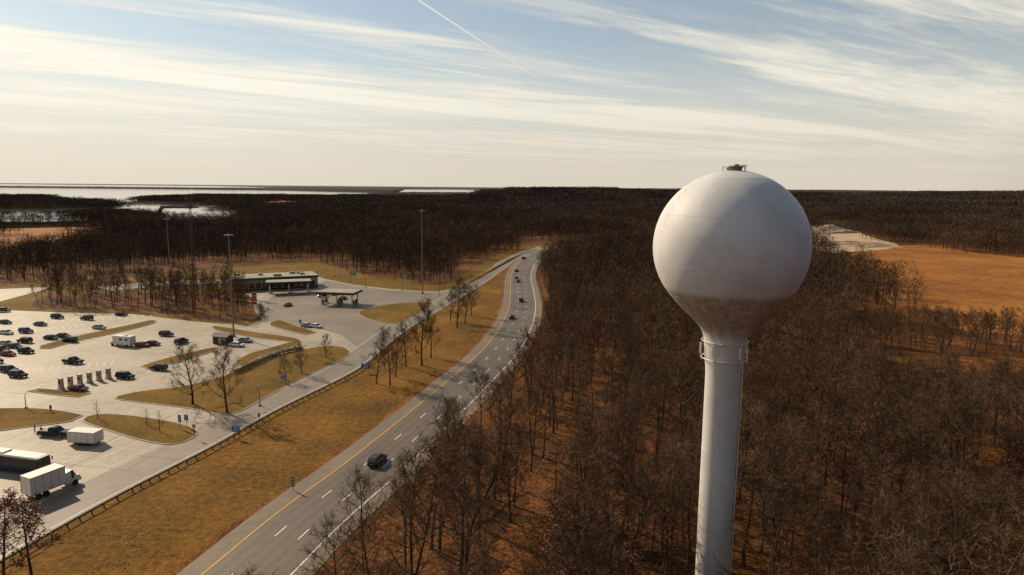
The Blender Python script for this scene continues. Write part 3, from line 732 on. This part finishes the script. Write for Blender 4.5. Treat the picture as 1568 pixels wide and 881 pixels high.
# ---------------------------------------------------------------- vehicles
def car_mesh(kind,paint):
    mb=MB()
    K=dict(sedan=dict(L=4.7,W=.91,b=.32,belt=.88,hood=.86,top=1.43,cab=[(-1.95,.9),(-1.2,1.38),(-.1,1.44),(.55,1.38),(1.35,.92)]),
           suv=dict(L=4.75,W=.95,b=.38,belt=1.05,hood=1.02,top=1.75,cab=[(-2.25,1.08),(-2.0,1.68),(-.2,1.76),(.55,1.70),(1.3,1.08)]),
           van=dict(L=5.1,W=.98,b=.34,belt=1.02,hood=1.0,top=1.8,cab=[(-2.45,1.04),(-2.3,1.74),(0,1.82),(.9,1.74),(1.85,1.05)]),
           pickup=dict(L=5.8,W=1.0,b=.45,belt=1.12,hood=1.12,top=1.88,cab=[(-.75,1.14),(-.6,1.82),(.3,1.9),(.75,1.82),(1.5,1.14)]))[kind]
    h=K['L']/2; W=K['W']; B=K['b']; T=K['belt']
    st=[(-h,.82,B+.15,T-.12),(-h+.15,.95,B,T),(-h*.5,1,B-.05,T+.03),(0,1,B-.05,T+.02),(h*.45,1,B-.05,T),(h*.8,.97,B,T-.08),(h-.12,.9,B+.05,T-.22),(h,.78,B+.15,T-.36)]
    if kind=='pickup': st[5]=(h*.8,.97,B,T-.03); st[6]=(h-.12,.92,B+.05,T-.1); st[7]=(h,.85,B+.1,T-.25)
    def ringf(x,k,zb,zt):
        w=W*k; return [(x,-w*.92,zb),(x,-w,zb+.2),(x,-w*.99,zt-.14),(x,-w*.86,zt),(x,w*.86,zt),(x,w*.99,zt-.14),(x,w,zb+.2),(x,w*.92,zb)]
    mb.loft([ringf(*s) for s in st],lambda k,i:0)
    rg=[]
    for i,(x,z) in enumerate(K['cab']):
        kt=.74 if 0<i<4 else .8; rg.append([(x,-W*.86,T-.04),(x,-W*kt,z-.06 if 0<i<4 else T),(x,-W*(kt-.08),z),(x,W*(kt-.08),z),(x,W*kt,z-.06 if 0<i<4 else T),(x,W*.86,T-.04)])
    mb.loft(rg,lambda k,i:(1 if (i in (0,4) ) else 0) if 0<k<3 else (1 if i in(0,2,4) else 0),0)
    for x in (-.1,)+((-1.2,) if kind in('suv','van') else ()):
        for s in (-1,1): mb.tube((x,s*W*.865,T-.02),(x,s*W*.755,K['top']-.1),.045,.045,4,0)
    if kind=='pickup':
        mb.box((-1.85,0,T+.035),(1.9,W*1.5,.03),5)
    for x in (-h*.62,h*.62):
        for s in (-1,1):
            mb.tube((x,s*(W-.2),.34),(x,s*(W+.015),.34),.35,.35,16,2); mb.tube((x,s*(W+.015),.34),(x,s*(W+.03),.34),.2,.18,10,3)
    for s in (-1,1):
        mb.box((h-.06,s*W*.62,T-.38),(.12,.38,.13),3); mb.box((-h+.03,s*W*.68,T-.2),(.1,.3,.16),4)
        mb.box((.95,s*(W+.08),T+.03),(.16,.2,.13),0)
    mb.box((h-.02,0,B+.25),(.08,W*1.1,.2),5); mb.box((-h+.02,0,B+.12),(.1,W*1.6,.16),5); mb.box((-h-.005,0,T-.32),(.03,.5,.13),3)
    return mb.mesh("car_"+kind+"_"+paint,[PAINT[paint],M_glass,M_tyre,M_chrome,M_red,M_dark])
cache={}
def car(px,py,kind,paint,ang,name=None):
    k=(kind,paint)
    if k not in cache: cache[k]=car_mesh(kind,paint)
    g_=G(px,py); nm=name or {'pickup':'pickup_truck','van':'minivan'}.get(kind,'parked_car')
    place(nm,cache[k],(g_.x,g_.y,.065),R(ang),1.0)
RD=75
pk=-14
cars=[(88,488,'suv','black',pk),(133,490,'suv','charcoal',pk+180),(186,484,'sedan','black',pk),(152,504,'sedan','silver',pk),(8,496,'sedan','charcoal',pk),(40,510,'suv','grey',pk),(38,525,'suv','black',pk+180),(78,520,'sedan','black',pk),(97,517,'sedan','grey',pk),(107,524,'suv','black',pk+180),(10,529,'sedan','silver',pk),(12,545,'sedan','red',pk),(40,541,'suv','charcoal',pk),(14,570,'suv','navy',pk),(28,578,'suv','black',pk),(112,557,'pickup','black',pk),(192,580,'suv','black',pk),(243,567,'suv','black',pk+180),(255,515,'suv','black',pk),(278,526,'suv','charcoal',75),(234,529,'sedan','maroon',pk),(218,531,'sedan','red',pk),(363,531,'sedan','white',pk),(376,524,'sedan','silver',pk),(484,502,'sedan','white',pk-10),(470,501,'sedan','silver',pk-10),(441,469,'sedan','grey',80),(120,599,'sedan','maroon',pk),(10,512,'sedan','white',pk),(62,499,'sedan','grey',pk),(-8,556,'suv','black',pk),(22,533,'sedan','navy',pk),(84,668,'pickup','black',pk+10),(456,440,'suv','red',0),(495,455,'suv','black',40),(512,452,'sedan','white',70),(525,459,'sedan','black',70),(6,478,'suv','grey',0),(2,539,'suv','maroon',pk)]
for c in cars: car(*c)
for px,py,kd,pt,a in [(578,710,'suv','black',RD),(784,488,'sedan','black',83),(798,462,'suv','charcoal',90),(791,428,'suv','grey',92),(791,416,'sedan','black',80),(802,397,'suv','black',70),(793,432,'sedan','grey',90)]:
    car(px,py,kd,pt,a,"moving_car")
def big(pa,pb):
    A=G(*pa);B=G(*pb); c=(A+B)/2; L_=(B-A).length; ang=math.atan2((B-A).y,(B-A).x); return c,L_,ang,MB()
def boxtruck(pa,pb,H=2.7,tow=False,name="box_truck"):
    c,L_,ang,mb=big(pa,pb); h=L_/2; cb=0 if tow else 2.3
    bl=L_-cb-.15 if not tow else L_
    x0=-h; xc=x0+bl/2; zb=.95 if not tow else .5
    mb.box((xc,0,zb+H/2),(bl,2.5,H),0)
    for s in (-1,1):
        mb.box((xc,s*1.262,zb+H-.06),(bl+.02,.03,.12),1); mb.box((xc,s*1.262,zb+.06),(bl+.02,.03,.12),1)
        k=x0+.6
        while k<x0+bl-.3: mb.box((k,s*1.256,zb+H/2),(.05,.015,H-.26),1); k+=1.2
        mb.box((x0-.01,s*1.2,zb+H/2),(.05,.1,H),1); mb.box((x0-.03,s*.9,zb-.15),(.06,.3,.12),3)
    mb.box((x0-.012,0,zb+H/2),(.02,.03,H-.1),1)
    mb.box((xc,0,zb-.12),(bl*.98,1.0,.22),2)
    xs2=[x0+bl*.2,x0+bl*.2+1.15] if not tow else [-.45,.45]
    if not tow:
        f=h; rings=[]
        for x,zt in ((f-cb,2.5),(f-1.5,2.65),(f-1.1,2.6),(f-.75,1.65),(f-.1,1.45),(f,1.2)):
            rings.append([(x,-1.1,.6),(x,-1.12,1.3 if zt>1.5 else zt-.15),(x,-1.0,zt),(x,1.0,zt),(x,1.12,1.3 if zt>1.5 else zt-.15),(x,1.1,.6)])
        mb.loft(rings,lambda k,i:4 if (k==2 and i==2) or (k==1 and i in(1,3)) else 0)
        mb.box((f+.03,0,.75),(.12,2.2,.3),2); xs2+= [f-1.0]
        for s in(-1,1): mb.box((f-1.0,s*1.25,1.9),(.08,.2,.5),2)
    else:
        mb.tube((h,-.5,.5),(h+1.3,0,.5),.05,.05,4,2); mb.tube((h,.5,.5),(h+1.3,0,.5),.05,.05,4,2)
    for x in xs2:
        for s in (-1,1): mb.tube((x,s*.85,.48 if not tow else .36),(x,s*1.2,.48 if not tow else .36),.48 if not tow else .36,.48 if not tow else .36,18,2)
    mb.build(name,[M_wp,M_galv,M_tyre,M_red,M_glass],(c.x,c.y,.05),ang)
boxtruck((42,768),(118,738),2.9); boxtruck((112,678),(152,681),2.1,True,"cargo_trailer")
def bus(pa,pb):
    c,L_,ang,mb=big(pa,pb); h=L_/2
    rg=[]
    for x,k in ((-h,.94),(-h+.2,1),(h-.5,1),(h,.9)):
        rg.append([(x,-1.25*k,.4),(x,-1.27*k,1.5),(x,-1.27*k,1.52),(x,-1.2*k,2.9),(x,-1.05*k,3.15*(.97 if k<1 else 1)),(x,1.05*k,3.15*(.97 if k<1 else 1)),(x,1.2*k,2.9),(x,1.27*k,1.52),(x,1.27*k,1.5),(x,1.25*k,.4)])
    mb.loft(rg,lambda k,i:1 if i in(2,6) else (3 if i in (3,4,5) else 0),1)
    for x in (-h+3,-h+4.2,h-2.6):
        for s in(-1,1): mb.tube((x,s*.9,.5),(x,s*1.285,.5),.5,.5,18,2)
    mb.box((-1,0,3.25),(2.4,1.6,.25),3)
    for s in(-1,1):
        mb.box((h+.1,s*1.35,2.4),(.15,.15,.6),2)
        for i in range(6): mb.box((-h+1.2+i*1.7,s*1.255,2.2),(.07,.03,1.35),0)
    mb.build("coach_bus",[PAINT['navy'],M_glass,M_tyre,M_wp],(c.x,c.y,.05),ang)
bus((-42,712),(70,727))
g_=G(190,530); mb=MB(); mb.box((-.6,0,1.9),(5.4,2.3,2.5),0); mb.box((2.3,0,2.55),(1.3,2.2,1.1),0)
mb.loft([[(2.1,-1,.5),(2.1,-1,1.95),(2.1,1,1.95),(2.1,1,.5)],[(2.9,-1,.5),(2.9,-.95,1.9),(2.9,.95,1.9),(2.9,1,.5)],[(3.4,-1,.5),(3.4,-.95,1.25),(3.4,.95,1.25),(3.4,1,.5)],[(4.1,-.9,.5),(4.1,-.85,1.05),(4.1,.85,1.05),(4.1,.9,.5)]],lambda k,i:1 if k==1 and i==1 else 0)
for s in(-1,1):
    for x in(-2,0): mb.box((x,s*1.16,2.2),(.9,.03,.6),1)
    for x in(-1.8,3.2): mb.tube((x,s*.75,.4),(x,s*1.1,.4),.4,.4,14,2)
mb.box((-.6,0,.62),(5.2,2.1,.16),2); mb.box((-1,0,3.27),(.9,.7,.22),0)
mb.build("motorhome",[M_wp,M_glass,M_tyre],(g_.x,g_.y,.05),R(166))
# ---------------------------------------------------------------- buildings
A=G(357,447);B=G(487,440)
c=(A+B)/2; L_=(B-A).length; ang=math.atan2((B-A).y,(B-A).x); D=16
gs=empty("service_station_building",(c.x,c.y,0)); gs.rotation_euler=(0,0,ang)
mb=MB(); mb.box((0,D/2,2.6),(L_,D,5.2),0); mb.box((0,D/2,.4),(L_+.1,D+.1,.8),1); mb.build("walls",[M_cream,M_dark],parent=gs)
mb=MB(); mb.box((0,D/2,5.35),(L_+.8,D+.8,.9),0)
mb.build("fascia",[M_green],parent=gs)
mb=MB(); mb.box((0,D/2,5.82),(L_+.4,D+.4,.06),0)
for i in range(9): mb.box((random.uniform(-L_*.45,L_*.45),random.uniform(3,D-2),6.3),(random.uniform(1.2,3),random.uniform(1,2),random.uniform(.6,1.2)),1)
mb.build("roof",[M_roof,M_cream],parent=gs)
mb=MB()
k=-L_/2+2
while k<L_/2-2: mb.box((k,-.03,2.3),(2.3,.1,2.4),0); mb.box((k,-.09,3.55),(2.5,.05,.1),1); k+=3
for y_ in (3,7,11): mb.box((-L_/2-.03,y_,2.4),(.1,2.2,2),0)
mb.build("windows",[M_glass,M_wp],parent=gs)
mb=MB(); mb.box((L_*.05,-1.4,4.4),(9,2.6,.5),0); mb.box((L_*.05,-2.72,4.4),(6,.05,.9),1)
for s in(-4,4): mb.box((L_*.05+s,-2.4,2.1),(.5,.5,4.2),0)
mb.build("entrance_porch",[M_dark,M_red],parent=gs)
def canopy(pa,pb,D,h,name="fuel_canopy"):
    A=G(*pa);B=G(*pb); c=(A+B)/2; L_=(B-A).length; ang=math.atan2((B-A).y,(B-A).x)
    e=empty(name,(c.x,c.y,0)); e.rotation_euler=(0,0,ang)
    mb=MB(); mb.box((0,D/2,h+.45),(L_,D,.9),0); mb.box((0,D/2,h+.92),(L_-.4,D-.4,.06),1); mb.box((0,-.03,h+.7),(L_+.05,.05,.18),2); mb.build("roof",[M_dark,M_roof,M_red],parent=e)
    mb=MB(); n=max(2,int(L_/7)+1)
    for i in range(n):
        x=-L_/2+1.5+(L_-3)*i/(n-1)
        for y_ in (2,D-2):
            mb.box((x,y_,h/2),(.45,.45,h),0)
        mb.box((x,D/2,.12),(1.2,D-5,.24),2); 
        for y_ in (D/2-1.5,D/2+1.5): mb.box((x,y_,1.1),(.7,.9,1.8),1)
    mb.build("columns_and_pumps",[M_wp,M_dark,M_kerb],parent=e)
canopy((408,452),(478,449),9,4.6); canopy((484,468),(542,470),10,4.6)
def kiosk(px,py,w_,d_,h_,name="utility_building"):
    g_=G(px,py); e=empty(name,(g_.x,g_.y,0)); e.rotation_euler=(0,0,R(-14))
    mb=MB(); mb.box((0,0,h_/2),(w_,d_,h_),0); mb.build("walls",[M_dark],parent=e)
    mb=MB(); 
    mb.poly([(-w_/2-.4,-d_/2-.4,h_),(w_/2+.4,-d_/2-.4,h_),(w_/2+.4,0,h_+1),(-w_/2-.4,0,h_+1)]); mb.poly([(-w_/2-.4,0,h_+1),(w_/2+.4,0,h_+1),(w_/2+.4,d_/2+.4,h_),(-w_/2-.4,d_/2+.4,h_)])
    mb.build("roof",[M_rust],parent=e)
    mb=MB(); mb.box((0,-d_/2-.03,1.1),(1,.06,2.1),0); mb.box((w_*.3,-d_/2-.03,1.7),(.8,.06,.7),0); mb.build("door_and_window",[M_cream],parent=e)
kiosk(342,526,5,3,2.4)
def ev(px,py):
    g_=G(px,py); mb=MB(); mb.box((0,0,.1),(1.3,1.1,.2),2); mb.box((0,0,1.35),(1.0,.75,2.3),0,0,.92); mb.box((0,-.385,1.7),(.5,.03,.7),1); mb.box((0,0,2.56),(1.05,.8,.12),0); mb.tube((.3,-.4,1.6),(.45,-.55,.5),.04,.04,5,1)
    mb.build("ev_charger",[M_charger,M_dark,M_kerb],(g_.x,g_.y,.04),R(-14))
for i in range(6): ev(94+i*14.5,596-i*3.2)
# ---------------------------------------------------------------- street furniture
def mast(px,py,top):
    g_=G(px,py); k=P(g_.x,g_.y)[2]; h=(py-top)/(FP/k); mb=MB(); mb.tube((0,0,0),(0,0,h),.28,.12,10,0); ring(mb,.8,h-.3,.05,0,20); mb.box((0,0,.3),(1,1,.6),0)
    for i in range(6):
        a=i*math.pi/3; mb.tube((0,0,h),(1.0*math.cos(a),1.0*math.sin(a),h-.25),.05,.05,5,0); mb.box((1.2*math.cos(a),1.2*math.sin(a),h-.35),(.7,.45,.28),0,a)
    mb.build("high_mast_lamp",[M_galv],g_)
mast(647,450,323); mast(358,516,359); mast(262,440,335)
def lamp(px,py,h,ang,name="street_lamp"):
    g_=G(px,py); mb=MB(); mb.box((0,0,.2),(.5,.5,.4),0); mb.tube((0,0,0),(0,0,h-1),.11,.07,8,0)
    pts=[Vector((0,0,h-1)),Vector((.35,0,h-.4)),Vector((1.1,0,h-.1)),Vector((2.2,0,h))]; mb.path(pts,[.06,.055,.05,.045],6,0); mb.box((2.55,0,h-.03),(.8,.32,.16),0,0,.8)
    mb.build(name,[M_galv],g_,R(ang))
for a in [(722,430,9,10),(738,419,9,10),(752,410,9,10),(700,441,9,20),(673,452,9,20),(520,428,8,200),(513,424,8,0),(535,432,8,180),(40,626,4,0),(398,622,4.5,180),(560,441,8,0),(616,446,8,0),(280,480,8,0),(143,478,8,0)]: lamp(*a)
def sign(px,py,w_,h_,top,mat,ang=-12,name="road_sign",posts=2):
    g_=G(px,py); mb=MB()
    for s in ((-1,1) if posts==2 else (0,)): mb.tube((s*w_*.3,0.06,0),(s*w_*.3,0.06,top),.05,.05,6,1)
    mb.box((0,0,top-h_/2),(w_,.05,h_),0)
    for i,wd in enumerate((.7,.5,.6)): mb.box((0,-.03,top-h_*(.25+.25*i)),(w_*wd,.012,h_*.09),2)
    mb.box((0,-.028,top-.05),(w_,.008,.04),2); mb.box((0,-.028,top-h_+.05),(w_,.008,.04),2)
    mb.build(name,[mat,M_galv,M_wp],(g_.x,g_.y,0),R(ang))
sign(362,672,1.6,1.3,2.6,M_blue); sign(560,572,2.4,1.4,2.6,M_blue); sign(434,588,1.3,1.0,2.2,M_blue); sign(617,515,1.5,1.2,2.6,M_blue); sign(276,658,.7,1.5,3.0,M_blue,posts=1); sign(286,656,.9,1.2,2.8,M_blue,posts=1)
sign(449,752,.55,1.7,2.4,M_gsign,-10,posts=1); sign(397,650,.5,.9,2.4,M_dark,posts=1); sign(620,440,4,2.2,6,M_gsign); sign(541,431,3,2,5,M_gsign)
sign(390,474,2.4,4.5,6.5,M_red,-20,"station_price_sign"); sign(460,502,1,1.2,2.8,M_blue,posts=1)
def stop(px,py):
    g_=G(px,py); mb=MB(); mb.tube((0,.05,0),(0,.05,2.9),.04,.04,6,1); mb.tube((0,-.02,2.5),(0,.02,2.5),.42,.42,8,0)
    mb.box((0,-.03,2.5),(.55,.01,.18),2); mb.build("stop_sign",[M_red,M_galv,M_wp],g_,R(-10))
stop(411,483); stop(298,672)
g_=G(298,440); k=P(g_.x,g_.y)[2]; h=(440-298)/(FP/k); mb=MB()
def leg(i,z): 
    a=i*2.094+.3; r_=.75*(1-z/h)+.35; return Vector((r_*math.cos(a),r_*math.sin(a),z))
for i in range(3): mb.tube(leg(i,0),leg(i,h*.94),.12,.09,5)
z=0
while z<h*.92:
    for i in range(3): mb.tube(leg(i,z),leg((i+1)%3,z+1.8),.05,.05,3,0,False); mb.tube(leg((i+1)%3,z),leg(i,z+1.8),.05,.05,3,0,False); mb.tube(leg(i,z),leg((i+1)%3,z),.05,.05,3,0,False)
    z+=1.8
for zz,rr_ in ((h*.95,1.7),(h*.86,1.5),(h*.74,1.2)):
    ring(mb,rr_,zz,.06,0,12)
    for i in range(9): a=i*2*math.pi/9; mb.box((rr_*math.cos(a),rr_*math.sin(a),zz+.2),(.18,.3,1.9),0,a)
    for i in range(3): a=i*2.094; mb.tube((0,0,zz),(rr_*math.cos(a),rr_*math.sin(a),zz),.06,.06,4)
mb.tube((0,0,h*.93),(0,0,h+1.5),.08,.05,5)
mb.build("communications_tower",[simple("tower_steel",(.10,.095,.09),.6,metal=.2)],g_)
PA=G(852,694,10.5); PB=G(700,910,10.5)
dv=(PB-PA).normalized(); PC=PB+dv*25
for pp in (PA,PC):
    mb=MB(); mb.tube((0,0,0),(0,0,10.9),.17,.11,8); mb.box((0,0,10.4),(2.4,.12,.14),0); 
    for s in(-1,-.35,.35,1): mb.tube((s*1.05,0,10.45),(s*1.05,0,10.7),.05,.03,5)
    mb.build("utility_pole",[M_bark],(pp.x,pp.y,0),math.atan2(dv.y,dv.x)+math.pi/2)
mb=MB(); nx=Vector((-dv.y,dv.x,0)); Lw=(PC-PA).length
for s in (-1.05,1.05):
    pts=[PA+dv*Lw*i/24+nx*s+Vector((0,0,.2-4*1.2*(i/24)*(1-i/24))) for i in range(25)]; mb.path(pts,[.03]*25,4,0)
mb.build("power_line",[M_galv])
# ---------------------------------------------------------------- people
def person(px,py,face,step=.18):
    g_=G(px,py)
    V=[(0,0,.95),(0,0,1.2),(0,0,1.42),(0,0,1.52),(0,.02,1.66),(0,.01,1.76),
       (.1,0,.9),(.11,step*.5,.5),(.11,step-.05,.08),(.11,step+.12,.04),
       (-.1,0,.9),(-.11,-step*.2,.5),(-.11,-step-.05,.08),(-.11,-step+.12,.04),
       (.19,0,1.4),(.25,-.03,1.12),(.24,.1,.88),(.24,.13,.79),(-.19,0,1.4),(-.25,.0,1.12),(-.24,.12,.9),(-.24,.15,.81)]
    E=[(0,1),(1,2),(2,3),(3,4),(4,5),(0,6),(6,7),(7,8),(8,9),(0,10),(10,11),(11,12),(12,13),(2,14),(14,15),(15,16),(16,17),(2,18),(18,19),(19,20),(20,21)]
    rad=[.15,.14,.15,.06,.1,.07,.09,.065,.045,.04,.09,.065,.045,.04,.06,.045,.035,.03,.06,.045,.035,.03]
    me=bpy.data.meshes.new("person"); me.from_pydata(V,E,[]); o=bpy.data.objects.new("person",me); sc.collection.objects.link(o)
    m=o.modifiers.new("skin",'SKIN')
    if not me.skin_vertices:
        try:
            bpy.context.view_layer.objects.active=o; bpy.ops.mesh.customdata_skin_add()
        except Exception as ex: print(ex)
    if me.skin_vertices:
        for i,r_ in enumerate(rad): me.skin_vertices[0].data[i].radius=(r_,r_*.8 if i<3 else r_)
        me.skin_vertices[0].data[0].use_root=True
    o.modifiers.new("sub",'SUBSURF').levels=1; o.modifiers["sub"].render_levels=1
    me.materials.append(M_cloth); o.location=(g_.x,g_.y,.05); o.rotation_euler=(0,0,face)
for a in [(78,632,1),(54,664,2),(64,667,0),(468,503,2)]: person(*a)
